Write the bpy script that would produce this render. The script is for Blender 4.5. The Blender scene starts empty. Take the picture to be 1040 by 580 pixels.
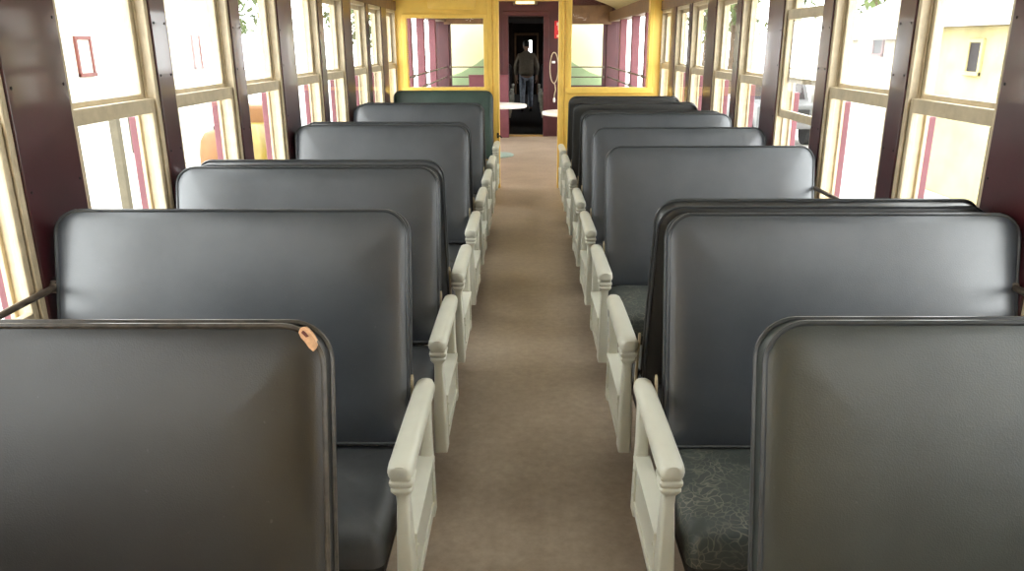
import bpy, bmesh, math, random
from mathutils import Vector, Matrix
random.seed(7)
PI = math.pi
sc = bpy.context.scene
COL = sc.collection

# ------------------------------------------------------------------ materials
def new_mat(name):
    m = bpy.data.materials.new(name); m.use_nodes = True
    nt = m.node_tree; nt.nodes.clear()
    out = nt.nodes.new('ShaderNodeOutputMaterial')
    p = nt.nodes.new('ShaderNodeBsdfPrincipled')
    nt.links.new(p.outputs[0], out.inputs[0])
    return m, nt, p

def coord(nt, scale=(1, 1, 1)):
    tc = nt.nodes.new('ShaderNodeTexCoord'); mp = nt.nodes.new('ShaderNodeMapping')
    mp.inputs['Scale'].default_value = scale
    nt.links.new(tc.outputs['Object'], mp.inputs[0]); return mp.outputs[0]

def noise(nt, co, scale, detail=4, rough=.55):
    n = nt.nodes.new('ShaderNodeTexNoise'); n.inputs['Scale'].default_value = scale
    n.inputs['Detail'].default_value = detail; n.inputs['Roughness'].default_value = rough
    nt.links.new(co, n.inputs['Vector']); return n.outputs['Fac']

def ramp(nt, fac, stops):
    r = nt.nodes.new('ShaderNodeValToRGB')
    e = r.color_ramp.elements
    while len(e) < len(stops): e.new(.5)
    for k, (p, c) in enumerate(stops):
        e[k].position = p; e[k].color = (*c, 1)
    nt.links.new(fac, r.inputs[0]); return r.outputs[0]

def bump(nt, p, h, strength=.3, dist=.002):
    b = nt.nodes.new('ShaderNodeBump'); b.inputs['Strength'].default_value = strength
    b.inputs['Distance'].default_value = dist
    nt.links.new(h, b.inputs['Height']); nt.links.new(b.outputs[0], p.inputs['Normal'])

def paint(name, c, rough=.4, var=.12, scale=6, metal=0, bumps=0, spec=.5, coat=0):
    m, nt, p = new_mat(name)
    co = coord(nt)
    lo = tuple(max(0, v * (1 - var)) for v in c); hi = tuple(min(1, v * (1 + var)) for v in c)
    nt.links.new(ramp(nt, noise(nt, co, scale), [(.3, lo), (.7, hi)]), p.inputs['Base Color'])
    p.inputs['Roughness'].default_value = rough; p.inputs['Metallic'].default_value = metal
    p.inputs['Specular IOR Level'].default_value = spec
    p.inputs['Coat Weight'].default_value = coat; p.inputs['Coat Roughness'].default_value = .06
    if bumps: bump(nt, p, noise(nt, co, 60, 2), bumps, .002)
    return m

def vinyl(name, a, b, rough=.36, crack=0.0, spec=.5):
    m, nt, p = new_mat(name)
    co = coord(nt)
    mix = ramp(nt, noise(nt, co, 3.2, 6, .65), [(.3, a), (.72, b)])
    # small scuffs: sparse paler flecks
    fl = ramp(nt, noise(nt, co, 55, 3, .6), [(.70, (0, 0, 0)), (.80, (1, 1, 1))])
    mx = nt.nodes.new('ShaderNodeMixRGB'); mx.blend_type = 'MIX'
    sc_ = nt.nodes.new('ShaderNodeMath'); sc_.operation = 'MULTIPLY'; sc_.inputs[1].default_value = .22
    nt.links.new(fl, sc_.inputs[0]); nt.links.new(sc_.outputs[0], mx.inputs[0])
    nt.links.new(mix, mx.inputs[1]); mx.inputs[2].default_value = (.2, .2, .19, 1)
    col = mx.outputs[0]
    v = nt.nodes.new('ShaderNodeTexVoronoi'); v.inputs['Scale'].default_value = 320
    nt.links.new(co, v.inputs['Vector'])
    h = v.outputs['Distance']
    if crack:
        n2 = nt.nodes.new('ShaderNodeTexNoise'); n2.inputs['Scale'].default_value = 9
        nt.links.new(co, n2.inputs['Vector'])
        add = nt.nodes.new('ShaderNodeMixRGB'); add.blend_type = 'ADD'; add.inputs[0].default_value = .12
        nt.links.new(co, add.inputs[1]); nt.links.new(n2.outputs['Color'], add.inputs[2])
        vc = nt.nodes.new('ShaderNodeTexVoronoi'); vc.feature = 'DISTANCE_TO_EDGE'; vc.inputs['Scale'].default_value = 42
        nt.links.new(add.outputs[0], vc.inputs['Vector'])
        line = ramp(nt, vc.outputs['Distance'], [(.0, (1, 1, 1)), (.09, (0, 0, 0))])
        msk = ramp(nt, noise(nt, co, 4, 3), [(.42, (0, 0, 0)), (.6, (1, 1, 1))])
        mul = nt.nodes.new('ShaderNodeMath'); mul.operation = 'MULTIPLY'
        nt.links.new(line, mul.inputs[0]); nt.links.new(msk, mul.inputs[1])
        mul2 = nt.nodes.new('ShaderNodeMath'); mul2.operation = 'MULTIPLY'; mul2.inputs[1].default_value = crack
        nt.links.new(mul.outputs[0], mul2.inputs[0])
        m2 = nt.nodes.new('ShaderNodeMixRGB'); nt.links.new(mul2.outputs[0], m2.inputs[0])
        nt.links.new(col, m2.inputs[1]); m2.inputs[2].default_value = (.27, .25, .19, 1)
        col = m2.outputs[0]
    nt.links.new(col, p.inputs['Base Color'])
    rr = nt.nodes.new('ShaderNodeMapRange'); rr.inputs['To Min'].default_value = rough; rr.inputs['To Max'].default_value = rough + .13
    nt.links.new(noise(nt, co, 5, 5), rr.inputs['Value']); nt.links.new(rr.outputs[0], p.inputs['Roughness'])
    p.inputs['Specular IOR Level'].default_value = spec
    bump(nt, p, h, .16, .0012)
    return m

def glass_mat(name, tint=(1, 1, 1)):
    m = bpy.data.materials.new(name); m.use_nodes = True
    nt = m.node_tree; nt.nodes.clear()
    out = nt.nodes.new('ShaderNodeOutputMaterial')
    tr = nt.nodes.new('ShaderNodeBsdfTransparent'); tr.inputs[0].default_value = (*tint, 1)
    gl = nt.nodes.new('ShaderNodeBsdfGlossy'); gl.inputs['Roughness'].default_value = .03
    fr = nt.nodes.new('ShaderNodeFresnel'); fr.inputs[0].default_value = 1.25
    mx = nt.nodes.new('ShaderNodeMixShader')
    ge = nt.nodes.new('ShaderNodeNewGeometry'); inv = nt.nodes.new('ShaderNodeMath'); inv.operation = 'SUBTRACT'; inv.inputs[0].default_value = 1
    mu = nt.nodes.new('ShaderNodeMath'); mu.operation = 'MULTIPLY'     # reflect on entering faces only: one pane, one reflection
    nt.links.new(ge.outputs['Backfacing'], inv.inputs[1]); nt.links.new(inv.outputs[0], mu.inputs[0]); nt.links.new(fr.outputs[0], mu.inputs[1])
    nt.links.new(mu.outputs[0], mx.inputs[0]); nt.links.new(tr.outputs[0], mx.inputs[1]); nt.links.new(gl.outputs[0], mx.inputs[2])
    nt.links.new(mx.outputs[0], out.inputs[0]); return m

def emit(name, c, s):
    m, nt, p = new_mat(name)
    p.inputs['Base Color'].default_value = (*c, 1); p.inputs['Emission Color'].default_value = (*c, 1)
    p.inputs['Emission Strength'].default_value = s; return m

M = {}
M['slate'] = vinyl('slate_vinyl', (.024, .029, .036), (.048, .055, .064), .29, spec=1.0)
M['dark'] = vinyl('dark_vinyl', (.008, .0085, .0085), (.019, .0195, .0185), .29, spec=.7)
M['olive'] = vinyl('olive_vinyl', (.015, .019, .0165), (.034, .040, .035), .31, spec=.75)
M['green'] = vinyl('green_vinyl', (.02, .045, .035), (.04, .075, .06), .29, spec=.65)
M['cushion'] = vinyl('cushion_vinyl', (.030, .032, .034), (.085, .088, .088), .36, spec=.5)
M['worn'] = vinyl('worn_vinyl', (.032, .038, .035), (.065, .075, .066), .38, crack=.8, spec=.5)
M['pipe'] = paint('piping_vinyl', (.04, .043, .045), .28, .2, 30)
M['pipe_worn'] = paint('worn_piping', (.055, .046, .036), .3, .5, 40)
M['tan'] = paint('torn_backing', (.62, .36, .20), .8, .25, 60, bumps=.6)
M['cream'] = paint('cream_enamel', (.64, .63, .525), .285, .035, 9, spec=.6)
M['maroon'] = paint('maroon_gloss', (.052, .0095, .0125), .29, .25, 4, spec=.5, coat=.6)
M['maroon_matt'] = paint('maroon_wall', (.058, .009, .013), .45, .2, 5)
M['wincream'] = paint('window_cream', (.52, .43, .285), .45, .14, 18)
M['pink'] = paint('faded_red', (.16, .045, .058), .5, .15, 9, bumps=.2)
M['yellow'] = paint('ochre_paint', (.86, .57, .12), .38, .08, 5, spec=.45)
M['ceil'] = paint('ceiling_cream', (.80, .67, .36), .6, .05, 3)
M['ceilw'] = paint('ceiling_white', (.80, .79, .76), .6, .03, 3)
M['brown'] = paint('brown_wood', (.16, .085, .04), .5, .25, 12)
M['iron'] = paint('dark_iron', (.03, .03, .03), .5, .3, 30, metal=.3)
M['steel'] = paint('rod_steel', (.16, .125, .095), .38, .25, 30, metal=.7)
M['brass'] = paint('brass_trim', (.55, .38, .14), .35, .15, 40, metal=.7)
M['screw'] = paint('screw_metal', (.02, .015, .015), .4, .2, 80, metal=.5)
M['glass'] = glass_mat('window_glass', (.97, .98, .97))
M['white'] = paint('white_laminate', (.82, .80, .78), .3, .03, 6)
M['tgreen'] = paint('pale_green_iron', (.30, .40, .36), .4, .1, 20)
M['sred'] = paint('sign_red', (.55, .02, .03), .4, .08, 10)
M['scream'] = paint('sign_cream', (.85, .66, .50), .4, .08, 10)
M['lamp'] = emit('lamp_diffuser', (1, .86, .42), 1.6)
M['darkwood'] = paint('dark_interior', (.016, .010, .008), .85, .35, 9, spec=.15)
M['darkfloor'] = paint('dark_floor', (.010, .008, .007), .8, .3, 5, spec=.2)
M['jacket'] = paint('olive_jacket', (.175, .145, .105), .8, .2, 30, bumps=.5)
M['jeans'] = paint('jeans', (.30, .34, .40), .8, .35, 18, bumps=.4)
M['hair'] = paint('hair', (.012, .010, .009), .5, .3, 60)
M['skin'] = paint('skin', (.42, .24, .16), .5, .06, 20)
M['shoe'] = paint('shoe', (.02, .018, .016), .5, .2, 30)
M['ground'] = paint('pale_gravel', (.55, .53, .49), .9, .18, 2.5, bumps=.4)
M['render'] = paint('white_render', (.66, .63, .55), .8, .07, .7)
M['ywall'] = paint('yellow_render', (.46, .40, .20), .8, .2, 1.1)
M['redframe'] = paint('red_frame', (.12, .024, .016), .5, .15, 8)
M['darkpane'] = paint('dark_pane', (.035, .03, .03), .6, .2, 4, spec=.2)
M['roof'] = paint('roof_sheet', (.30, .26, .22), .6, .15, 3)
M['leaf'] = paint('leaf_green', (.075, .105, .03), .7, .4, 1.5)
M['bark'] = paint('bark', (.10, .07, .045), .9, .3, 12, bumps=.6)
M['myellow'] = paint('machine_yellow', (.20, .135, .014), .45, .12, 6)
M['orange'] = paint('orange_panel', (.17, .07, .012), .5, .12, 6)
M['tyre'] = paint('tyre', (.025, .025, .025), .85, .2, 25)
M['truck'] = paint('truck_white', (.13, .13, .13), .35, .06, 5)
M['beige'] = paint('beige_post', (.095, .08, .05), .7, .15, 8)
M['nextwall'] = paint('pale_yellow_end', (.62, .60, .36), .6, .06, 3)
M['nextgreen'] = paint('soft_green_end', (.27, .36, .19), .6, .12, 3)

def floor_mat():
    m, nt, p = new_mat('tan_linoleum')
    co = coord(nt)
    base = ramp(nt, noise(nt, co, 1.7, 7, .62), [(.28, (.275, .208, .148)), (.52, (.365, .285, .208)), (.75, (.44, .355, .27))])
    fleck = ramp(nt, noise(nt, co, 26, 5, .7), [(.3, (.80, .80, .80)), (.7, (1.1, 1.1, 1.1))])
    mx = nt.nodes.new('ShaderNodeMixRGB'); mx.blend_type = 'MULTIPLY'; mx.inputs[0].default_value = 1
    nt.links.new(base, mx.inputs[1]); nt.links.new(fleck, mx.inputs[2])
    nt.links.new(mx.outputs[0], p.inputs['Base Color'])
    p.inputs['Roughness'].default_value = .36; p.inputs['Specular IOR Level'].default_value = .5
    bump(nt, p, noise(nt, co, 40, 3), .15, .002); return m
M['floor'] = floor_mat()

# ------------------------------------------------------------------ mesh builder
class MB:
    def __init__(s): s.v = []; s.f = []; s.m = []; s.sm = []
    def add(s, vs, fs, mi=0, smooth=False):
        o = len(s.v); s.v += [tuple(v) for v in vs]
        for f in fs: s.f.append([o + i for i in f]); s.m.append(mi); s.sm.append(smooth)
        return s
    def box(s, x0, x1, y0, y1, z0, z1, mi=0):
        if x0 > x1: x0, x1 = x1, x0
        if y0 > y1: y0, y1 = y1, y0
        vs = [(x, y, z) for z in (z0, z1) for y in (y0, y1) for x in (x0, x1)]
        return s.add(vs, [(0, 2, 3, 1), (4, 5, 7, 6), (0, 1, 5, 4), (2, 6, 7, 3), (0, 4, 6, 2), (1, 3, 7, 5)], mi)
    def loft(s, loops, mi=0, smooth=True, caps=True):
        n = len(loops[0]); vs = [p for l in loops for p in l]; fs = []
        for k in range(len(loops) - 1):
            for i in range(n):
                j = (i + 1) % n; fs.append((k * n + i, k * n + j, (k + 1) * n + j, (k + 1) * n + i))
        if caps:
            fs.append(tuple(reversed(range(n)))); fs.append(tuple((len(loops) - 1) * n + i for i in range(n)))
        return s.add(vs, fs, mi, smooth)
    def tube(s, pts, r, mi=0, n=8, closed=False):
        pts = [Vector(p) for p in pts]; loops = []
        up = Vector((.31, .17, .93)); N = len(pts)
        prev = None
        for i, p in enumerate(pts):
            a = pts[i - 1] if (i > 0 or closed) else p
            b = pts[(i + 1) % N] if (i < N - 1 or closed) else p
            t = (b - a).normalized()
            u = (prev - t * prev.dot(t)) if prev is not None else t.cross(up)
            u.normalize(); prev = u; w = t.cross(u)
            rr = r[i] if isinstance(r, (list, tuple)) else r
            loops.append([p + (u * math.cos(2 * PI * k / n) + w * math.sin(2 * PI * k / n)) * rr for k in range(n)])
        if closed:
            # close without twist problems: planar loops keep the frame
            loops.append(loops[0])
            return s.loft(loops, mi, True, False)
        return s.loft(loops, mi, True, True)
    def cyl(s, a, b, r, mi=0, n=16): return s.tube([a, b], r, mi, n)
    def lathe(s, c, prof, mi=0, n=24):
        loops = [[(c[0] + r * math.cos(2 * PI * k / n), c[1] + r * math.sin(2 * PI * k / n), c[2] + z) for k in range(n)] for r, z in prof]
        return s.loft(loops, mi)
    def prism(s, poly, fn, d0, d1, mi=0):
        n = len(poly)
        vs = [fn(a, b, d0) for a, b in poly] + [fn(a, b, d1) for a, b in poly]
        fs = [tuple(range(n)), tuple(range(2 * n - 1, n - 1, -1))] + [(i, i + n, (i + 1) % n + n, (i + 1) % n) for i in range(n)]
        return s.add(vs, fs, mi)
    def ball(s, c, r, mi=0, n=12, sq=(1, 1, 1)):
        loops = []
        for k in range(n // 2 + 1):
            th = max(.02, min(PI - .02, PI * k / (n // 2)))
            loops.append([(c[0] + sq[0] * r * math.sin(th) * math.cos(2 * PI * i / n), c[1] + sq[1] * r * math.sin(th) * math.sin(2 * PI * i / n), c[2] + sq[2] * r * math.cos(th)) for i in range(n)])
        return s.loft(loops, mi)
    def mesh(s, name, mats, tf=None):
        me = bpy.data.meshes.new(name)
        vs = [tf(*v) for v in s.v] if tf else s.v
        me.from_pydata(vs, [], s.f)
        for m in (mats if isinstance(mats, (list, tuple)) else [mats]): me.materials.append(m)
        me.polygons.foreach_set('material_index', s.m); me.polygons.foreach_set('use_smooth', s.sm)
        bm = bmesh.new(); bm.from_mesh(me); bmesh.ops.recalc_face_normals(bm, faces=bm.faces); bm.to_mesh(me); bm.free()
        if any(s.sm): me.set_sharp_from_angle(angle=math.radians(50))
        me.update(); return me
    def build(s, name, mats, parent=None, tf=None, bevel=0):
        o = bpy.data.objects.new(name, s.mesh(name, mats, tf)); COL.objects.link(o)
        if parent is not None: o.parent = parent
        if bevel: add_bevel(o, bevel)
        return o

def add_bevel(o, w, seg=2):
    b = o.modifiers.new('bevel', 'BEVEL'); b.width = w; b.segments = seg; b.limit_method = 'ANGLE'; b.angle_limit = math.radians(40)

def tag(o, label=None, cat=None, group=None, kind=None):
    if label: o['label'] = label
    if cat: o['category'] = cat
    if group: o['group'] = group
    if kind: o['kind'] = kind
    return o

def thing(name, loc, label, cat, group=None, rz=0):
    o = bpy.data.objects.new(name, None); COL.objects.link(o)
    o.location = loc; o.rotation_euler = (0, 0, rz); o.empty_display_size = .1
    return tag(o, label, cat, group)

def structure(name, mb, mats, bevel=0):
    return tag(mb.build(name, mats, None, None, bevel), kind='structure')

def rrect(hw, hh, r, n=7, m=6, rb=None):
    """rounded rectangle outline, counter-clockwise, constant number of points"""
    r = max(r, .002); b = max(r if rb is None else rb, .002); pts = []
    cs = [(hw - r, hh - r, 0, r), (-hw + r, hh - r, PI / 2, r), (-hw + b, -hh + b, PI, b), (hw - b, -hh + b, 1.5 * PI, b)]
    for k, (cx, cy, a0, r) in enumerate(cs):
        for i in range(n + 1):
            a = a0 + PI / 2 * i / n; pts.append((cx + r * math.cos(a), cy + r * math.sin(a)))
        nx, ny, na, nr = cs[(k + 1) % 4]
        p = pts[-1]; q = (nx + nr * math.cos(na), ny + nr * math.sin(na))
        for i in range(1, m): pts.append((p[0] + (q[0] - p[0]) * i / m, p[1] + (q[1] - p[1]) * i / m))
    return pts

# ------------------------------------------------------------------ seats
PITCH = .858
A_IN, A_OUT = .388, 1.468        # seat edges measured from the centre of the aisle
TILT = math.radians(13)
def back_map(c, flip, p, q, w):
    y = .456 + q * math.sin(TILT) + w * math.cos(TILT)
    z = .440 + q * math.cos(TILT) - w * math.sin(TILT)
    if flip: y = .52 - y
    return (c + p, y, z)

CACHE = {}
def make_seat(side, near, flip, mat, label, group='walkover double seats along the aisle', cush='cushion', tear=False, pipe='pipe', x0=0.0, name='bench_seat', da=0, dz=0):
    root = thing(name, (x0 + side * .93, near + .26, 0), label, 'seat', group)
    tf = lambda a, y, z: (side * (a - .93), y - .26, z)
    def part(nm, builder, mats, parent, bevel=0, key=()):
        k = (nm, side, flip) + key + tuple(m.name for m in mats)
        if k not in CACHE:
            mb = MB(); builder(mb); CACHE[k] = mb.mesh(nm, mats, tf)
        o = bpy.data.objects.new(nm, CACHE[k]); COL.objects.link(o); o.parent = parent
        if bevel: add_bevel(o, bevel)
        return o
    cx, hw = (A_IN + A_OUT) / 2, (A_OUT - A_IN) / 2
    # seat cushion
    def cushion(mb):
        lv = [(.02, .302), (.004, .306), (0, .318), (0, .372), (.006, .396), (.02, .415), (.045, .427), (.10, .434), (.18, .437), (.235, .438)]
        mb.loft([[(cx + p, .25 + q, z) for p, q in rrect(hw - .012 - d, .245 - d, max(.035 - d * .3, .004))] for d, z in lv])
    part('seat_cushion', cushion, [M[cush]], root)
    # backrest
    HH = .3655
    def back(mb):
        lv = [(.20, -.046), (.12, -.045), (.06, -.041), (.03, -.037), (.013, -.032), (.004, -.027), (.006, -.016), (.006, .016), (.004, .027), (.013, .032), (.03, .037), (.06, .041), (.12, .045), (.20, .046)]
        mb.loft([[back_map(cx, flip, p, HH + q, w) for p, q in rrect(hw - d, HH - d, max(.078 - d * .8, .01), 9, 8, .018)] for d, w in lv])
    bo = part('backrest', back, [M[mat]], root)
    bo.location = (side * da, 0, dz)
    def pipes(mb):
        for w in (-.028, .028):
            mb.tube([back_map(cx, flip, p, HH + q, w) for p, q in rrect(hw - .003, HH - .003, .075, 9, 4, .016)], .0055, 0, 6, True)
    part('piping', pipes, [M[pipe]], bo)
    if tear:
        def tr(mb):
            e = -hw                                    # aisle-side edge
            # ragged strip following the rounded corner of the front face
            poly = [(e + .014, -.060), (e + .020, -.066), (e + .029, -.058), (e + .036, -.047), (e + .045, -.037), (e + .050, -.026), (e + .046, -.016), (e + .037, -.015), (e + .031, -.020), (e + .022, -.031), (e + .015, -.043), (e + .011, -.053)]
            fn = lambda a, b, d: back_map(cx, flip, e + .028 + (a - e - .030) * .85, 2 * HH - .026 + (b + .040) * .85, d)
            mb.prism(poly, fn, -.0375, -.022, 0)
            mb.prism([(e + .028, -.034), (e + .034, -.036), (e + .044, -.026), (e + .040, -.021), (e + .035, -.025)], fn, -.0385, -.036, 1)
        t = part('torn_patch', tr, [M['tan'], M['redframe']], bo, 0, ('tear',)); t['label'] = 'torn corner showing tan backing'
    # cream strip and lever that carries the walkover back
    def arm(mb):
        fn = lambda a, b, d: (d, *back_map(0, flip, 0, a, b)[1:])
        mb.prism([(-.02, -.010), (.20, -.010), (.215, 0), (.20, .010), (-.02, .010)], fn, A_IN - .008, A_IN - .001)
    part('back_strip', arm, [M['scream'] if False else M['wincream']], root)
    def lever(mb):
        b = back_map(0, flip, 0, .0, 0)
        mb.tube([(A_IN + .004, .26, .33), (A_IN + .004, b[1] * .6 + .26 * .4, .40), (A_IN + .004, b[1], b[2] + .04)], .009)
        mb.cyl((A_IN - .008, .26, .335), (A_IN + .02, .26, .335), .022, 0, 14)
    part('lever', lever, [M['iron']], root)
    # under frame and pedestal legs
    def under(mb):
        mb.box(A_IN + .02, A_OUT - .02, .03, .48, .265, .302)
        mb.box(A_IN + .05, A_OUT - .05, .06, .10, .24, .265); mb.box(A_IN + .05, A_OUT - .05, .41, .45, .24, .265)
    part('under_frame', under, [M['iron']], root, .003)
    for a in (A_IN + .20, A_OUT - .12):
        def ped(mb, a=a):
            mb.prism([(.07, .24), (.45, .24), (.36, .03), (.44, .0), (.08, .0), (.16, .03)], lambda y, z, d: (d, y, z), a - .02, a + .02)
        part('pedestal', ped, [M['iron']], root, .003, (round(a, 3),))
    # aisle end: armrest, front and rear posts, panel
    def armrest(mb):
        prof = [(-.027, 0), (-.033, .008), (-.0345, .018), (-.033, .030), (-.027, .040), (-.016, .0455), (0, .047), (.016, .0455), (.027, .040), (.033, .030), (.0345, .018), (.033, .008), (.027, 0)]
        st = [(-.012, .55, .78, .006), (-.006, .82, .90, .002), (.006, .97, .98, 0), (.03, 1, 1, 0), (.27, .97, 1, .002), (.46, .93, 1, .002), (.515, .88, .98, 0), (.532, .74, .9, 0), (.538, .5, .7, .004)]
        mb.loft([[(.345 + p * sx, y, .584 + dz + q * sz) for p, q in prof] for y, sx, sz, dz in st])
    part('armrest', armrest, [M['cream']], root)
    def sq(c, y, hx, hy, z, r=.008): return [(c + p, y + q, z) for p, q in rrect(hx, hy, min(r, hx * .6), 3, 2)]
    def post_front(mb):
        lv = [(.175, .024, .040), (.30, .0225, .037), (.42, .0185, .030), (.50, .0155, .024), (.528, .0165, .025), (.540, .024, .032), (.546, .028, .035), (.552, .028, .035), (.556, .0245, .032), (.560, .0285, .036), (.567, .031, .038), (.573, .031, .038), (.577, .027, .034), (.585, .028, .035)]
        mb.loft([sq(.345, .034, hx, hy, z) for z, hx, hy in lv])
    part('front_post', post_front, [M['cream']], root)
    def post_rear(mb):
        lv = [(.165, .022, .034), (.20, .022, .032), (.30, .021, .028), (.45, .018, .024), (.55, .019, .026), (.586, .022, .03)]
        mb.loft([sq(.345, .488, hx, hy, z) for z, hx, hy in lv])
    part('rear_post', post_rear, [M['cream']], root)
    def panel(mb):
        mb.box(.326, .364, .06, .47, .215, .378)
        mb.box(.318, .372, .055, .47, .362, .384)            # top rail
        mb.box(.320, .370, .055, .47, .205, .232)            # bottom rail
        mb.box(.320, .326, .058, .085, .225, .366); mb.box(.320, .326, .44, .466, .225, .366)
        for y in (.072, .453):
            for z in (.25, .34): mb.cyl((.320, y, z), (.3165, y, z), .005, 0, 8)
    part('side_panel', panel, [M['cream']], root, .003)
    return root

near = lambda k: 1.72 + PITCH * (k - 1)
ROWN = ['nearest', 'second', 'third', 'fourth', 'fifth', 'sixth', 'seventh', 'eighth', 'farthest']
Lspec = [ # near, turned away?, material, label
 (.71, 0, 'dark', 'dark vinyl double seat with torn tan backrest corner, nearest left of the aisle', 'cushion'),
 (near(1), 0, 'slate', 'slate vinyl double seat beside the left guard rod, second row left of the aisle', 'cushion'),
 (near(2), 0, 'slate', 'slate vinyl double seat third left of the aisle, back against another backrest', 'cushion'),
 (near(3), 1, 'slate', 'double seat turned away left of the aisle, backrest top peeking over the third', 'cushion'),
 (near(4), 0, 'slate', 'slate double seat fifth along left of the aisle, between two pairs of backs', 'cushion'),
 (near(5), 1, 'slate', 'double seat turned away, hidden close behind the fifth backrest on the left', 'cushion'),
 (near(6), 0, 'slate', 'slate double seat seventh along left of the aisle, in front of the green seat', 'cushion'),
 (near(7), 1, 'slate', 'double seat turned away, just behind the seventh backrest on the left side', 'cushion'),
 (8.02, 0, 'green', 'green vinyl double seat below the left bulkhead window', 'green')]
for k, (nr, fl, mt, lb, cu) in enumerate(Lspec):
    make_seat(-1, nr, fl, mt, lb, cush=cu, tear=(k == 0), pipe='pipe_worn' if k == 0 else 'pipe')
Rspec = [
 (.71, 0, 'olive', 'olive grey vinyl double seat nearest the camera, right of the aisle', 'worn'),
 (near(1), 0, 'slate', 'slate double seat with cracked cushion, second row right of the aisle', 'worn'),
 (near(2), 1, 'dark', 'dark double seat turned away, its back directly behind the second right backrest', 'cushion'),
 (near(3), 0, 'slate', 'slate double seat with pale green cracked cushion, fourth along right of the aisle', 'worn'),
 (near(4), 0, 'slate', 'slate double seat fifth along the right, one row past the green cracked cushion', 'cushion'),
 (near(5) - .03, 0, 'slate', 'slate double seat sixth along right of the aisle, back against a darker backrest', 'cushion'),
 (near(6) + .02, 1, 'dark', 'dark double seat turned away, right behind the sixth backrest on the right', 'cushion'),
 (near(7) + .08, 1, 'dark', 'black double seat last but one before the right bulkhead window', 'cushion'),
 (near(8) + .02, 1, 'dark', 'black double seat directly below the right bulkhead window', 'cushion')]
RD = [(.015, .006), (.022, -.012), (.016, -.006), (.004, -.022), (.004, -.014), (0, 0), (0, 0), (0, 0), (0, 0)]
for k, (nr, fl, mt, lb, cu) in enumerate(Rspec):
    make_seat(1, nr, fl, mt, lb, cush=cu, da=RD[k][0], dz=RD[k][1])

# ------------------------------------------------------------------ carriage shell
Y_BACK, Y_BULK, Y_END = -2.6, 9.20, 14.60
XW = 1.52
structure('floor', MB().box(-1.70, 1.70, Y_BACK - .1, Y_END + .16, -.14, 0), M['floor'])

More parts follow.
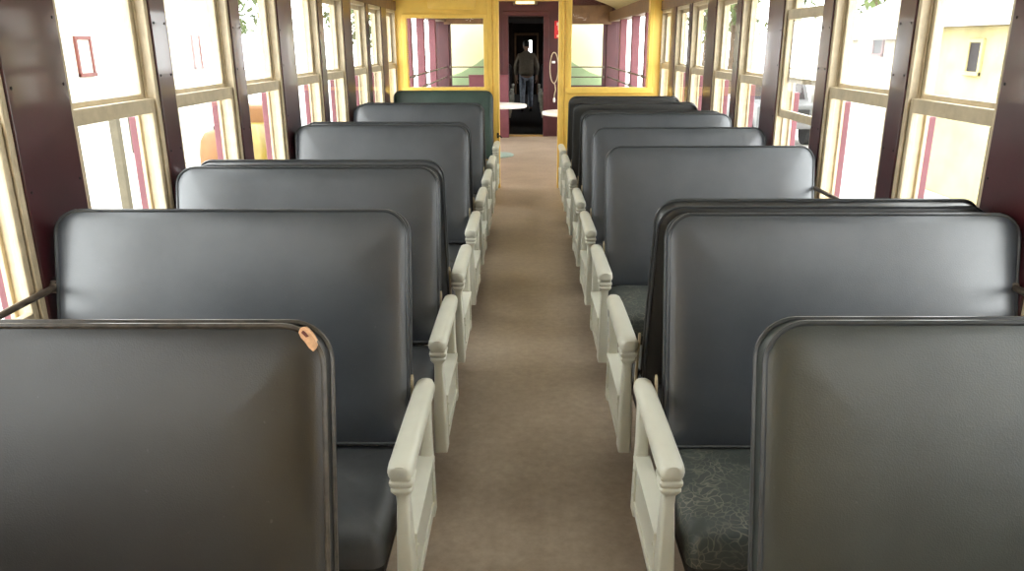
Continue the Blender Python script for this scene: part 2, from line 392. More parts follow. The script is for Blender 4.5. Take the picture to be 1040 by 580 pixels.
centres = [2.39 + PITCH * k for k in range(-5, 9)]           # window posts
wide = {0, 3, 5, 7, -3}
idx = list(range(-5, 9))
def half(k): return .15 if k in wide else .066
SILL, MEET, HEAD = .80, 1.412, 2.0
trim_n = 0; win_n = 0
for side, sname in ((-1, 'left'), (1, 'right')):
    tfm = lambda a, y, z, s=side: (s * a, y, z)
    w = MB(); w.box(XW, 1.60, Y_BACK, Y_BULK + .0, 0, SILL - .03)
    w.box(1.515, 1.69, Y_BACK, Y_BULK, HEAD + .02, 2.195)
    w.box(XW, 1.665, Y_BULK, Y_END, 0, .86)                     # open saloon low wall
    tag(w.build('wall_' + sname, M['maroon'], None, tfm), kind='structure')
    # header beam and sill rail
    trim_n += 1
    tag(MB().box(1.485, 1.515, Y_BACK, Y_BULK - .05, HEAD + .0, 2.10).build('trim_%d' % trim_n, M['brown'], None, tfm, .006), kind='structure')
    for i, k in enumerate(idx):
        yc = centres[i]; h = half(k)
        if yc + h > Y_BULK - .08: continue
        trim_n += 1
        b = MB(); b.box(1.492, 1.60, yc - h, yc + h, SILL - .35, HEAD + .03)
        cols = (-h + .02, h - .02)
        for cy in cols:
            for z in (.62, .92, 1.22, 1.52, 1.72, 1.92): b.cyl((1.4925, yc + cy, z), (1.489, yc + cy, z), .0055, 1, 8)
        o = tag(b.build('trim_%d' % trim_n, [M['maroon'], M['screw']], None, tfm, .004), kind='structure')
        trim_n += 1
        tag(MB().box(1.602, 1.638, yc - h - .004, yc + h + .004, -.2, 1.36).build('trim_%d' % trim_n, M['pink'], None, tfm, .006), kind='structure')
    # windows between the posts
    for i, k in enumerate(idx[:-1]):
        y0 = centres[i] + half(k); y1 = centres[i + 1] - half(idx[i + 1])
        if i + 1 == len(idx) - 1 and False: continue
        if y1 > Y_BULK - .05: y1 = Y_BULK - .06
        if y1 - y0 < .25: continue
        win_n += 1
        root = bpy.data.objects.new('window_%d' % win_n, None); COL.objects.link(root)
        root.location = (side * 1.60, (y0 + y1) / 2, SILL); root['kind'] = 'structure'
        t2 = lambda a, y, z, s=side, yc=(y0 + y1) / 2: (s * (a - 1.60), y - yc, z - SILL)
        f = MB()
        jt = .016
        for ya, yb, sg in ((y0, y0 + jt, 1), (y1 - jt, y1, -1)):
            f.box(1.500, 1.598, ya, yb, SILL, HEAD)
            base = yb if sg > 0 else ya
            for a0, a1, d in ((1.500, 1.509, .010), (1.541, 1.5455, .012), (1.581, 1.596, .014)):
                f.box(a0, a1, base, base + sg * d, SILL, HEAD)
        f.box(1.500, 1.598, y0, y1, HEAD - .03, HEAD)
        f.box(1.485, 1.62, y0, y1, SILL - .03, SILL + .02)
        f.build('window_frame', M['wincream'], root, t2, .0025)
        a, b_ = y0 + jt + .006, y1 - jt - .006
        def sash(name, xa, z0, z1, st, rb, rt):
            s_ = MB(); th = .028
            s_.box(xa, xa + th, a, a + st, z0, z1); s_.box(xa, xa + th, b_ - st, b_, z0, z1)
            s_.box(xa, xa + th, a + st, b_ - st, z0, z0 + rb); s_.box(xa, xa + th, a + st, b_ - st, z1 - rt, z1)
            g = .006
            s_.box(xa - .002, xa + th * .45, a + st, a + st + g, z0 + rb, z1 - rt); s_.box(xa - .002, xa + th * .45, b_ - st - g, b_ - st, z0 + rb, z1 - rt)
            so = s_.build(name, M['wincream'], root, t2, .003)
            MB().box(xa + .014, xa + .018, a + st - .004, b_ - st + .004, z0 + rb - .004, z1 - rt + .004).build('pane', M['glass'], so, t2)
            return so
        raised = .40 if (side > 0 and k == 2) else 0
        sash('upper_sash', 1.548, MEET + .010, HEAD - .03, .024, .030, .035)
        lo = sash('lower_sash', 1.512, SILL + .02 + raised, MEET + .022 + raised, .024, .045, .055)
        rod = MB(); rod.cyl((1.478, y0 - .05, .925), (1.478, y1 + .05, .925), .0105, 0, 10)
        for ya in (y0 - .04, y1 + .04):
            rod.box(1.468, 1.4915, ya - .014, ya + .014, .905, .945)
            rod.cyl((1.478, ya - .022, .925), (1.478, ya + .022, .925), .0165, 0, 12)
        rod.build('guard_rod', M['steel'], root, t2)

# ceiling (shallow arch) and back wall
def arch(y0, y1, z_e, z_c, hw=1.70, th=.06, n=20):
    b = MB(); l0 = []
    for y in (y0, y1):
        lo = [(-hw + 2 * hw * i / n, y, z_e + (z_c - z_e) * (1 - (2 * i / n - 1) ** 2) ** .8) for i in range(n + 1)]
        up = [(x, yy, z + th) for x, yy, z in reversed(lo)]
        l0.append(lo + up)
    return b.loft(l0)
structure('ceiling', arch(Y_BACK - .1, Y_BULK, 2.15, 2.56), M['ceilw'])
structure('ceiling_saloon', arch(Y_BULK, Y_END + .14, 2.15, 2.56), M['ceil'])
bk = MB(); bk.box(-1.66, -.40, Y_BACK - .1, Y_BACK, 0, 2.16); bk.box(.40, 1.66, Y_BACK - .1, Y_BACK, 0, 2.16)
bk.prism([(-1.66, 2.10), (1.66, 2.10), (1.66, 2.16), (1.0, 2.42), (0, 2.58), (-1.0, 2.42), (-1.66, 2.16)], lambda a, b, d: (a, d, b), Y_BACK - .1, Y_BACK)
structure('wall_back', bk, M['yellow'])
dr = MB(); dr.box(-.40, .40, Y_BACK - .08, Y_BACK - .03, 0, 2.10); 
for z0, z1 in ((.15, .85), (1.0, 1.9)): dr.box(-.28, .28, Y_BACK - .03, Y_BACK - .02, z0, z1)
structure('door_1', dr, M['maroon_matt'], .006)

# bulkhead wall with two glazed openings and a doorway (centred on the aisle)
D0, D1 = -.336, .342
b = MB(); Y0, Y1 = Y_BULK - .04, Y_BULK + .04
PL, PR = (-1.392, -.497), (.478, 1.375)
b.box(-1.66, D0 - .02, Y0, Y1, 0, 1.13); b.box(D1 + .02, 1.66, Y0, Y1, 0, 1.13)          # lower panels
b.box(-1.66, PL[0], Y0, Y1, 1.13, 2.16); b.box(PL[1], D0 - .02, Y0, Y1, 1.13, 2.3); b.box(PL[0], PL[1], Y0, Y1, 1.93, 2.3)
b.box(D1 + .02, PR[0], Y0, Y1, 1.13, 2.4); b.box(PR[1], 1.66, Y0, Y1, 1.13, 2.16); b.box(PR[0], PR[1], Y0, Y1, 2.30, 2.36)
b.box(D0 - .02, D1 + .02, Y0, Y1, 2.13, 2.58)
b.prism([(-1.66, 2.16), (-.33, 2.16), (-.33, 2.60), (-.9, 2.52), (-1.4, 2.35), (-1.66, 2.22)], lambda p, q, d: (p, d, q), Y0, Y1)
b.prism([(1.66, 2.14), (PR[1], 2.31), (PR[0], 2.34), (.33, 2.38), (.33, 2.60), (.9, 2.52), (1.4, 2.35), (1.66, 2.22)], lambda p, q, d: (p, d, q), Y0, Y1)
structure('wall_front', b, M['yellow'])
for nm, (xa, xb), zt in (('window_40', PL, 1.93), ('window_41', PR, 2.30)):
    root = bpy.data.objects.new(nm, None); COL.objects.link(root); root.location = ((xa + xb) / 2, Y_BULK, 1.13); root['kind'] = 'structure'
    t3 = lambda x, y, z, c=(xa + xb) / 2: (x - c, y - Y_BULK, z - 1.13)
    f = MB(); e = .035
    f.box(xa - e, xa + .012, Y0 - .02, Y1 + .02, 1.10, zt + e); f.box(xb - .012, xb + e, Y0 - .02, Y1 + .02, 1.10, zt + e)
    f.box(xa, xb, Y0 - .02, Y1 + .02, zt - .01, zt + e); f.box(xa - e - .02, xb + e + .02, Y0 - .045, Y1 + .03, 1.10, 1.165)
    f.build('window_frame', M['yellow'], root, t3, .006)
    MB().box(xa + .01, xb - .01, Y_BULK - .003, Y_BULK + .003, 1.16, zt).build('pane', M['glass'], root, t3)
# door jambs: moulded
trim_n += 1
j = MB()
for x, s in ((D0, -1), (D1, 1)):
    j.box(x, x + s * .03, Y0 - .03, Y1 + .03, 0, 2.13); j.box(x + s * .03, x + s * .065, Y0 - .022, Y0, 0, 2.16); j.box(x + s * .075, x + s * .13, Y0 - .012, Y0, 0, 2.2)
j.box(D0, D1, Y0 - .03, Y1 + .03, 2.105, 2.13)
structure('trim_%d' % trim_n, j, M['yellow'], .006)
hk = thing('hook', (D0 - .02, Y0 - .03, .62), 'small dark latch hook on the left door jamb', 'hook')
MB().tube([(0, 0, 0), (.0, -.03, .0), (.03, -.05, .0), (.05, -.05, -.02)], .008).build('hook_arm', M['iron'], hk)
MB().box(-.012, .012, -.003, .002, -.03, .03).build('back_plate', M['iron'], hk)
# raised board above left pane
rb = thing('notice_board', (-.86, Y0, 2.02), 'yellow painted raised board with rounded corners above the left bulkhead window', 'board')
MB().loft([[(p, y, .09 + q) for p, q in rrect(.27 - d, .10 - d, .04, 6, 3)] for d, y in ((0, 0), (0, -.02), (.008, -.028))]).build('board', M['yellow'], rb)
MB().loft([[(p, y, .09 + q) for p, q in rrect(.235 - d, .07 - d, .03, 6, 3)] for d, y in ((0, -.028), (0, -.032), (.004, -.035))]).build('raised_field', M['yellow'], rb)

# ------------------------------------------------------------------ open saloon beyond the bulkhead
for side in (-1, 1):
    tfm = lambda a, y, z, s=side: (s * a, y, z)
    for yc in (10.35, 11.65, 13.10):
        trim_n += 1
        tag(MB().box(1.49, 1.60, yc - .065, yc + .065, .86, 2.02).build('trim_%d' % trim_n, M['pink'], None, tfm, .008), kind='structure')
    trim_n += 1
    tag(MB().box(1.46, 1.68, Y_BULK + .05, Y_END - .06, 2.02, 2.19).build('trim_%d' % trim_n, M['brown'], None, tfm, .006), kind='structure')
    trim_n += 1
    tag(MB().box(1.42, 1.60, Y_END - .075, Y_END - .052, .86, 2.02).build('trim_%d' % trim_n, M['maroon_matt'], None, tfm, .006), kind='structure')
    for z in (1.07, 1.245):
        r = MB().cyl((1.475, Y_BULK + .03, z), (1.475, Y_END - .05, z), .011, 0, 10)
        for yc in (10.35, 11.65, 13.10): r.box(1.463, 1.492, yc - .015, yc + .015, z - .02, z + .02)
        o = r.build('guard_rod', M['steel'], None, tfm)
        tag(o, '%s steel guard rod along the %s posts of the open saloon' % ('upper' if z > 1.2 else 'lower', 'left' if side < 0 else 'right'), 'rod', 'guard rods of the open saloon')
# end wall with openings
e = MB(); Y0e, Y1e = Y_END - .05, Y_END + .05
DE0, DE1 = -.345, .285
for s, xi in ((-1, DE0), (1, DE1)):
    e.box(s * 1.66, s * 1.36, Y0e, Y1e, 0, 2.1) if False else None
e.box(-1.66, DE0, Y0e, Y1e, 0, .92); e.box(DE1, 1.66, Y0e, Y1e, 0, .92)
e.box(-.72, DE0, Y0e, Y1e, .92, 2.02); e.box(DE1, .66, Y0e, Y1e, .92, 2.02)
e.box(-1.66, -1.385, Y0e + .01, Y1e, .92, 2.02); e.box(1.36, 1.66, Y0e + .01, Y1e, .92, 2.02)
e.prism([(-1.66, 2.02), (DE0, 2.02), (DE0, 2.12), (DE1, 2.12), (DE1, 2.02), (1.66, 2.02), (1.66, 2.22), (1.4, 2.35), (1.2, 2.43), (.6, 2.58), (0, 2.61), (-.6, 2.58), (-1.2, 2.43), (-1.4, 2.35), (-1.66, 2.22)], lambda p, q, d: (p, d, q), Y0e, Y1e)
structure('wall_end', e, M['maroon_matt'])
trim_n += 1
hd = MB(); hd.box(-1.5, -.70, Y0e - .03, Y0e, 1.98, 2.30); hd.box(.64, 1.5, Y0e - .03, Y0e, 1.98, 2.30)
structure('trim_%d' % trim_n, hd, M['brown'], .005)
trim_n += 1
df = MB(); df.box(DE0 - .10, DE0, Y0e - .03, Y0e, 0, 2.12); df.box(DE1, DE1 + .10, Y0e - .03, Y0e, 0, 2.12); df.box(DE0 - .1, DE1 + .1, Y0e - .03, Y0e, 2.12, 2.2)
structure('trim_%d' % trim_n, df, M['maroon_matt'], .006)
trim_n += 1
structure('trim_%d' % trim_n, MB().box(DE0, DE1, Y0e - .02, Y1e + .06, 0, .022), M['brass'], .004)
for s in (-1, 1):
    xa, xb = ((-1.385, -.72) if s < 0 else (.66, 1.36))
    for z in (1.07, 1.245):
        mb = MB().cyl((xa - .03, Y0e - .018, z), (xb + .03, Y0e - .018, z), .011, 0, 10)
        for xx in (xa - .02, xb + .02): mb.box(xx - .015, xx + .015, Y0e - .03, Y0e + .012, z - .02, z + .02)
        o = mb.build('guard_rod', M['steel'])
        tag(o, '%s steel rod across the %s opening of the far end wall' % ('upper' if z > 1.2 else 'lower', 'left' if s < 0 else 'right'), 'rod', 'guard rods of the open saloon')

def table(x, y, label, x_half, rx):
    t = thing('cafe_table', (x, y, 0), label, 'table', 'white tables in the open saloon')
    MB().loft([[(p, q, z) for p, q in rrect(x_half - d, rx - d, min(x_half, rx) - d - .002, 10, 2)] for d, z in ((.02, .725), (0, .732), (0, .765), (.008, .772))]).build('tabletop', M['white'], t)
    MB().lathe((0, 0, 0), [(.035, .03), (.032, .10), (.030, .66), (.05, .70), (.11, .724)]).build('column', M['tgreen'], t)
    MB().lathe((0, 0, 0), [(.31, 0), (.315, .012), (.29, .025), (.08, .04), (.04, .07)]).build('base', M['tgreen'], t)
table(-.53, 11.95, 'white oval table on a pale green foot, left of the open saloon doorway view', .51, .40)
table(.71, 10.65, 'white table partly seen behind the right door jamb', .52, .38)
# half height partition by the end door
pp = thing('partition', (-.70, 14.36, 0), 'low faded red partition panel left of the far end door', 'panel')
MB().box(-.36, .355, -.025, .025, .0, 1.09).build('panel', M['pink'], pp, None, .008)
MB().box(-.365, .36, -.032, .032, 1.09, 1.115).build('cap_rail', M['pink'], pp, None, .005)
# lamp above the end door
lp = thing('ceiling_lamp', (-.045, Y0e - .03, 2.355), 'lit rectangular lamp with metal end caps above the far end door', 'lamp')
MB().box(-.165, .165, -.09, -.005, -.035, .06).build('diffuser', M['lamp'], lp, None, .008)
for s in (-1, 1): MB().box(s * .17, s * .215, -.095, 0, -.05, .07).build('end_cap', M['steel'], lp, None, .004)
MB().box(-.22, .22, -.012, .03, -.06, .10).build('back_plate', M['maroon_matt'], lp, None, .003)
# red sign, cropped by the jamb
sg = thing('wall_sign', (.595, Y0e - .006, 1.74), 'red sign with cream markings beside the far end door', 'sign')
MB().box(-.115, .115, -.012, 0, 0, .30).build('sign_board', M['sred'], sg, None, .003)
mk = MB()
mk.box(-.075, -.045, -.016, -.012, .22, .275); mk.box(-.045, .10, -.016, -.012, .255, .275); mk.box(-.055, .09, -.016, -.012, .14, .24)
mk.box(-.045, .09, -.016, -.012, .045, .13); mk.box(-.07, -.03, -.016, -.012, .02, .06)
mk.build('cream_marking', M['scream'], sg)
# hanging cable loop with a white plug
cb = thing('cable', (.50, Y0e - .012, 0), 'grey cable loop with a white plug hanging right of the far end door', 'cable')
pts = []
for i in range(25):
    a = -PI * .5 + 2 * PI * i / 24
    pts.append((-.02 + .075 * math.cos(a), -.012, 1.23 + .27 * math.sin(a)))
pts += [(.0, -.02, .93), (.012, -.02, .84), (-.01, -.02, .76), (-.012, -.02, .70)]
MB().tube(pts, .009, 0, 8).build('cord', M['wincream'], cb)
MB().lathe((-.012, -.02, .62), [(.012, 0), (.02, .01), (.022, .06), (.012, .085)], 0, 12).build('plug', M['white'], cb)
MB().box(-.06, .0, -.03, .005, 1.31, 1.35).build('bracket', M['white'], cb, None, .004)

# ------------------------------------------------------------------ the next carriage
NY0, NY1 = 15.55, 27.2
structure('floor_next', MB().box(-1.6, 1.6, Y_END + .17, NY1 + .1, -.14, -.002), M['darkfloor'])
n = MB()
n.box(-1.6, -.42, NY0, NY0 + .08, -.1, 2.3); n.box(.34, 1.6, NY0, NY0 + .08, -.1, 2.3); n.box(-.42, .34, NY0, NY0 + .08, 2.22, 2.3)
structure('wall_next_end', n, M['nextwall'])
for s in (-1, 1):
    trim_n += 1
    g = MB().prism([(.46, .0), (1.55, .0), (1.55, 1.02), (1.25, 1.12), (.95, 1.28), (.70, 1.46), (.46, 1.56)], lambda a, z, d, s=s: (s * a - .04, d, z), NY0 - .03, NY0 - .002)
    structure('trim_%d' % trim_n, g, M['nextgreen'], .004)
gw = thing('gangway', (-.06, 15.1, 0), 'dark gangway hood joining the two carriages beyond the far end door', 'gangway')
gm = MB()
for k in range(6):
    y = -.42 + k * .14; d = .02 if k % 2 else 0
    gm.box(-.44 - d, -.40 - d, y, y + .14, 0, 2.14); gm.box(.37 + d, .41 + d, y, y + .14, 0, 2.14); gm.box(-.44 - d, .41 + d, y, y + .14, 2.10 + d, 2.14 + d)
gm.build('bellows', M['darkwood'], gw)
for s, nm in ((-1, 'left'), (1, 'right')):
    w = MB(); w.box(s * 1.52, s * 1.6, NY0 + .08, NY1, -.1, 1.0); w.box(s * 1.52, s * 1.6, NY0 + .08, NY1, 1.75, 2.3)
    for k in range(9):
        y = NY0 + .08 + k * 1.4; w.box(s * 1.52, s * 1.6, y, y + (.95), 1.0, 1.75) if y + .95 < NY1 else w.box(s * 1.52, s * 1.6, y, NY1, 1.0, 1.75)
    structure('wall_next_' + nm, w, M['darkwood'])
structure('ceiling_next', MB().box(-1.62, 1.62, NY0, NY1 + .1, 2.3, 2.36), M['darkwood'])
fe = MB(); wx0, wx1, wz0, wz1 = -.06, .165, 1.38, 1.76
fe.box(-1.6, wx0, NY1, NY1 + .06, -.1, 2.3); fe.box(wx1, 1.6, NY1, NY1 + .06, -.1, 2.3); fe.box(wx0, wx1, NY1, NY1 + .06, -.1, wz0); fe.box(wx0, wx1, NY1, NY1 + .06, wz1, 2.3)
structure('wall_next_far', fe, M['darkwood'])
trim_n += 1
ff = MB(); ff.box(-.42, -.36, NY1 - .03, NY1, 0, 2.0); ff.box(.33, .39, NY1 - .03, NY1, 0, 2.0); ff.box(-.42, .39, NY1 - .03, NY1, 1.92, 2.0)
structure('trim_%d' % trim_n, ff, M['brown'], .004)
nl = ['just inside the next carriage', 'ahead of the walking person', 'level with the walking person', 'beyond the walking person']
for k, y in enumerate((16.4, 17.5, 18.6, 20.9)):
    for s in (-1, 1):
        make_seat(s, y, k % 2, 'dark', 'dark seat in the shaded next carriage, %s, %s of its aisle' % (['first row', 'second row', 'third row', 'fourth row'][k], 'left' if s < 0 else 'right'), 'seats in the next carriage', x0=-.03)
# framed picture on the wall of next car's partition
for x, z, w_, h_ in ((-.30, 1.50, .11, .06), (-.27, 1.72, .07, .05)):
    o = MB().box(x - w_, x + w_, NY1 - .5, NY1 - .48, z - h_, z + h_)
fp = MB(); fp.box(-1.5, -.47, 25.6, 25.66, 0, 2.28); structure('wall_partition', fp, M['darkwood'])

# ------------------------------------------------------------------ person walking away
def skin_mesh(name, verts, edges, radii, mat, parent, root=0, sub=2):
    me = bpy.data.meshes.new(name); me.from_pydata(verts, edges, []); me.materials.append(mat)
    o = bpy.data.objects.new(name, me); COL.objects.link(o); o.parent = parent
    sk = o.modifiers.new('skin', 'SKIN'); sk.use_smooth_shade = True
    if not me.skin_vertices: me.skin_vertices.new(name='')
    for i, r in enumerate(radii):
        d = me.skin_vertices[0].data[i]; d.radius = r if isinstance(r, tuple) else (r, r); d.use_root = (i == root)
    ss = o.modifiers.new('subsurf', 'SUBSURF'); ss.levels = sub; ss.render_levels = sub
    return o
pr = thing('person', (-.02, 19.9, 0), 'person in olive grey jacket and jeans walking away down the next carriage', 'person')
# body: y grows away from the camera
V, E, R = [], [], []
def vx(p, r, frm=None):
    V.append(p); R.append(r)
    if frm is not None: E.append((frm, len(V) - 1))
    return len(V) - 1
pel = vx((0, 0, .93), (.13, .10)); waist = vx((0, .01, 1.08), (.12, .09), pel); chest = vx((0, .02, 1.28), (.145, .10), waist)
nb = vx((0, .03, 1.44), (.06, .06), chest); nk = vx((0, .05, 1.51), (.05, .052), nb); hd1 = vx((0, .075, 1.60), (.068, .08), nk); hd2 = vx((0, .075, 1.68), (.062, .075), hd1)
nose = vx((0, .17, 1.60), .012, hd1)
earl = vx((-.082, .07, 1.60), .012, hd1); earr = vx((.082, .07, 1.60), .012, hd1)
hands = {}
for s in (-1, 1):
    sh = vx((s * .18, .02, 1.40), .058, chest); el = vx((s * .255, -.03 * s + .0, 1.13), .042, sh); wr = vx((s * .245, .06 - .05 * s, .89), .029, el)
    pm = vx((s * .24, .075 - .05 * s, .82), (.024, .036), wr); hands[s] = pm
    bx_, by_, bz_ = V[pm]
    for q in range(4):
        L = (.07, .08, .075, .06)[q]
        k1 = vx((bx_ + s * .002, by_ + .028 - .019 * q, bz_ - .045), .0095, pm); k2 = vx((bx_ - s * .008, by_ + .03 - .019 * q, bz_ - .045 - L * .55), .0088, k1)
        vx((bx_ - s * .024, by_ + .03 - .019 * q, bz_ - .045 - L * .95), .008, k2)
    t1 = vx((bx_ - s * .015, by_ + .045, bz_ + .01), .011, pm); vx((bx_ - s * .022, by_ + .06, bz_ - .04), .0095, t1)
legs = {}
for s, fy in ((-1, -.17), (1, .16)):
    hp = vx((s * .095, 0, .86), .085, pel); kn = vx((s * .10, fy * .35 + .05, .50), .058, hp)
    an = vx((s * .10, fy - .02, .10 + (.06 if fy < 0 else 0)), .038, kn); toe = vx((s * .105, fy + .13, .035), .03, an); legs[s] = (hp, kn, an, toe)
skin_mesh('body', V, E, R, M['skin'], pr)
# jacket
JV = [(0, 0, .86), (0, .0, 1.0), (0, .01, 1.18), (0, .02, 1.34), (0, .03, 1.445), (0, .045, 1.49)]
JE = [(0, 1), (1, 2), (2, 3), (3, 4), (4, 5)]; JR = [(.215, .15), (.20, .145), (.20, .145), (.185, .135), (.11, .095), (.075, .07)]
for s in (-1, 1):
    o = len(JV); JV += [(s * .175, .02, 1.36), (s * .265, -.03 * s, 1.12), (s * .255, .055 - .05 * s, .90)]; JE += [(3, o), (o, o + 1), (o + 1, o + 2)]; JR += [.078, .062, .048]
skin_mesh('jacket', JV, JE, JR, M['jacket'], pr)
TV = [(0, 0, .94)]; TE = []; TR = [(.15, .12)]
for s, fy in ((-1, -.17), (1, .16)):
    o = len(TV); a = .16 if fy < 0 else .10
    TV += [(s * .095, 0, .84), (s * .10, fy * .35 + .05, .50), (s * .10, fy - .02, a)]; TE += [(0, o), (o, o + 1), (o + 1, o + 2)]; TR += [.10, .075, .062]
skin_mesh('jeans', TV, TE, TR, M['jeans'], pr)
for s, fy in ((-1, -.17), (1, .16)):
    zz = .05 if fy < 0 else 0
    skin_mesh('shoe', [(s * .10, fy - .06, .05 + zz), (s * .10, fy + .04, .045 + zz * .5), (s * .105, fy + .15, .035)], [(0, 1), (1, 2)], [(.045, .045), (.046, .045), (.04, .034)], M['shoe'], pr)
MB().ball((0, .058, 1.655), .088, 0, 16, (.93, 1.08, 1.06)).build('hair', M['hair'], pr)

# ------------------------------------------------------------------ outdoors
structure('ground', MB().box(-60, 60, -40, 90, -1.25, -1.15), M['ground'])
def building(name, x, y0, y1, h, wall, label, feats, depth=5):
    t = thing(name, (x, (y0 + y1) / 2, -1.15), label, 'building')
    s = 1 if x > 0 else -1; L = (y1 - y0) / 2
    MB().box(0, s * depth, -L, L, 0, h).build('wall', M[wall], t, None, .02)
    MB().prism([(-s * .35, h), (s * (depth + .35), h), (s * depth / 2, h + 1.3)], lambda a, z, d: (a, d, z), -L - .3, L + .3).build('roof', M['roof'], t)
    for (yc, zc, w, hh, fm, pm) in feats:
        yy = yc - (y0 + y1) / 2; zz = zc + 1.15
        f = MB(); e = .07
        f.box(-s * .05, 0, yy - w / 2 - e, yy - w / 2, zz - hh / 2 - e, zz + hh / 2 + e); f.box(-s * .05, 0, yy + w / 2, yy + w / 2 + e, zz - hh / 2 - e, zz + hh / 2 + e)
        f.box(-s * .05, 0, yy - w / 2, yy + w / 2, zz + hh / 2, zz + hh / 2 + e); f.box(-s * .07, 0, yy - w / 2 - e, yy + w / 2 + e, zz - hh / 2 - e, zz - hh / 2)
        fo = f.build('window', M[fm], t, None, .008)
        MB().box(-s * .02, s * .01, yy - w / 2, yy + w / 2, zz - hh / 2, zz + hh / 2).build('pane', M[pm], fo)
building('yellow_shed', 8.0, 12.6, 17.2, 3.1, 'ywall', 'faded yellow shed with one small dark window outside the right windows', [(14.35, 1.42, .36, .50, 'ywall', 'darkpane')])
building('station_shed', 8.6, 18.2, 24, 2.9, 'render', 'pale shed with a red framed hatch outside the right windows', [(19.7, 1.62, .46, .40, 'redframe', 'darkpane')])
building('station_house', -8.4, 9.5, 22.5, 3.9, 'render', 'white house with red framed windows outside the left windows', [(15.2, 1.42, .42, .6, 'redframe', 'render'), (20.4, 1.45, .35, .7, 'redframe', 'render'), (16.9, -.10, .7, .8, 'beige', 'myellow')])
def tree(x, y, h, r, label, n=1500):
    t = thing('tree', (x, y, -1.15), label, 'tree', 'trees behind the buildings')
    MB().tube([(0, 0, 0), (.1, .05, h * .3), (0, .1, h * .55), (.2, 0, h * .8)], [.22, .18, .13, .05], 0, 10).build('trunk', M['bark'], t)
    b = MB()
    for k in range(n):
        u = Vector((random.gauss(0, 1), random.gauss(0, 1), random.gauss(0, 1))).normalized() * (random.random() ** .4)
        lump = 1 + .22 * math.sin(5 * u.x + x) * math.cos(4 * u.z + y)
        c = Vector((u.x * r * lump, u.y * r * lump, h * .68 + u.z * h * .36 * lump))
        a = Vector((random.gauss(0, 1), random.gauss(0, 1), random.gauss(0, 1))).normalized(); d = a.cross(Vector((0, 0, 1))).normalized(); s = random.uniform(.16, .34)
        b.add([c - a * s, c + d * s * .5, c + a * s, c - d * s * .5], [(0, 1, 2, 3)])
    b.build('crown', M['leaf'], t)
tree(8.4, 33, 9.0, 3.2, 'tall green tree rising behind the pale shed on the right')
tree(17, 40, 10.5, 4.0, 'largest far green tree beyond the right windows')
tree(11.5, 52, 9.5, 3.6, 'far green tree nearest the carriage line on the right')
tree(18.5, 15.0, 7.0, 3.0, 'green tree behind the yellow shed')
tree(-12.5, 33, 8.5, 3.2, 'green tree past the white house on the left')
tree(-9, 44, 8.0, 3.0, 'farthest green tree seen through the left windows')
# yellow digger-like machine outside the left windows
mc = thing('track_machine', (-4.9, 13.9, -1.15), 'small yellow machine with an orange cover outside the left windows', 'machine')
MB().loft([[(p * .5 * sx, q, z) for p, q in rrect(1, .9 * sx, .2, 5, 2)] for z, sx in ((.45, .95), (.6, 1), (1.1, .85), (1.45, .45))]).build('hood', M['myellow'], mc)
MB().box(-.3, .3, .2, .8, 1.1, 1.75).build('cover', M['orange'], mc, None, .06)
for s in (-1, 1):
    MB().loft([[(s * .55 + d, p, .26 + q) for p, q in rrect(.95, .26, .25, 8, 3)] for d in (-.12, .12)]).build('track', M['tyre'], mc)
MB().box(-.45, .45, -.7, .7, .28, .5).build('chassis', M['iron'], mc, None, .02)
MB().tube([(0, -.8, .9), (0, -1.25, 1.4), (0, -1.7, .7)], [.09, .08, .06]).build('arm', M['myellow'], mc)
ob = thing('tank', (-3.95, 9.9, -1.15), 'slim orange tank with rounded top standing outside the second left window', 'tank')
MB().lathe((0, 0, 0), [(.20, 0), (.24, .02), (.24, .35), (.255, .37), (.255, .40), (.24, .42), (.24, .75), (.255, .77), (.24, .80), (.235, 1.45), (.21, 1.62), (.15, 1.72), (.06, 1.76)]).build('shell', M['orange'], ob)
MB().cyl((0, 0, 1.75), (0, 0, 1.80), .04).build('cap', M['iron'], ob)
for x, y, lb in ((-6.2, 11.75, 'beige post by the white house, outside the first left window'), (-6.6, 14.6, 'farther beige post by the white house on the left')):
    t = thing('veranda_post', (x, y, -1.15), lb, 'post', 'veranda posts by the white house')
    MB().box(-.06, .06, -.06, .06, 0, 1.95).build('shaft', M['beige'], t, None, .01); MB().box(-.09, .09, -.09, .09, 0, .15).build('foot', M['beige'], t, None, .01); MB().box(-.1, .1, -.1, .1, 1.95, 2.02).build('cap', M['beige'], t, None, .01)
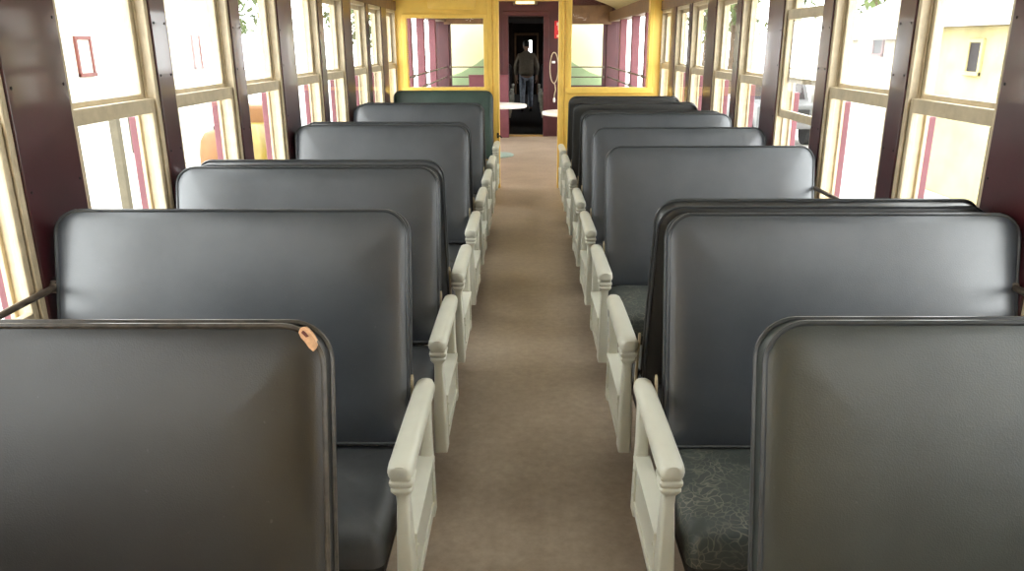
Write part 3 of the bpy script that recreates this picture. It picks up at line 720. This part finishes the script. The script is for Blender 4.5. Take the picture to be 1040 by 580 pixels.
# white truck on the right
tk = thing('truck', (7.3, 24.2, -1.15), 'white truck with dark windscreen parked outside the right windows', 'truck', None, 0)
MB().prism([(-2.2, .5), (-2.2, 1.15), (-1.4, 1.25), (-.85, 1.9), (.5, 1.95), (.6, 1.2), (2.4, 1.2), (2.4, .5)], lambda a, z, d: (d, a, z), -.85, .85).build('body', M['truck'], tk, None, .05)
MB().prism([(-1.36, 1.27), (-.86, 1.86), (-.84, 1.86), (-1.32, 1.27)], lambda a, z, d: (d, a - .03, z), -.72, .72).build('windscreen', M['darkpane'], tk)
for s in (-1, 1):
    MB().prism([(-1.2, 1.28), (-.8, 1.8), (.4, 1.83), (.45, 1.28)], lambda a, z, d: (d, a, z), s * .845, s * .87).build('side_window', M['darkpane'], tk)
    for y in (-1.5, 1.6): 
        MB().cyl((s * .70, y, .38), (s * .92, y, .38), .38, 0, 20).build('wheel', M['tyre'], tk)
MB().box(-.6, .6, -2.24, -2.18, .7, 1.05).build('grille', M['iron'], tk, None, .02)

# ------------------------------------------------------------------ light
w = bpy.data.worlds.new('world'); sc.world = w; w.use_nodes = True
nt = w.node_tree; nt.nodes.clear()
out = nt.nodes.new('ShaderNodeOutputWorld'); bg = nt.nodes.new('ShaderNodeBackground')
bg.inputs[0].default_value = (.965, .985, 1.0, 1); bg.inputs[1].default_value = 9.0
nt.links.new(bg.outputs[0], out.inputs[0])
sc.view_settings.view_transform = 'Standard'; sc.view_settings.look = 'None'
sc.view_settings.exposure = 0.0; sc.view_settings.gamma = 1; sc.view_settings.use_curve_mapping = False
try:
    sc.cycles.max_bounces = 12; sc.cycles.diffuse_bounces = 6; sc.cycles.transparent_max_bounces = 24
except Exception: pass

# ------------------------------------------------------------------ camera
cd = bpy.data.cameras.new('camera'); cam = bpy.data.objects.new('camera', cd); COL.objects.link(cam)
cd.sensor_width = 36; cd.lens = 782 / 1040 * 36; cd.shift_x = -14.5 / 1040; cd.clip_start = .05; cd.clip_end = 300
cam.location = (-.025, 0, 1.64); cam.rotation_euler = (math.radians(90 - 17.4), 0, 0)
sc.camera = cam
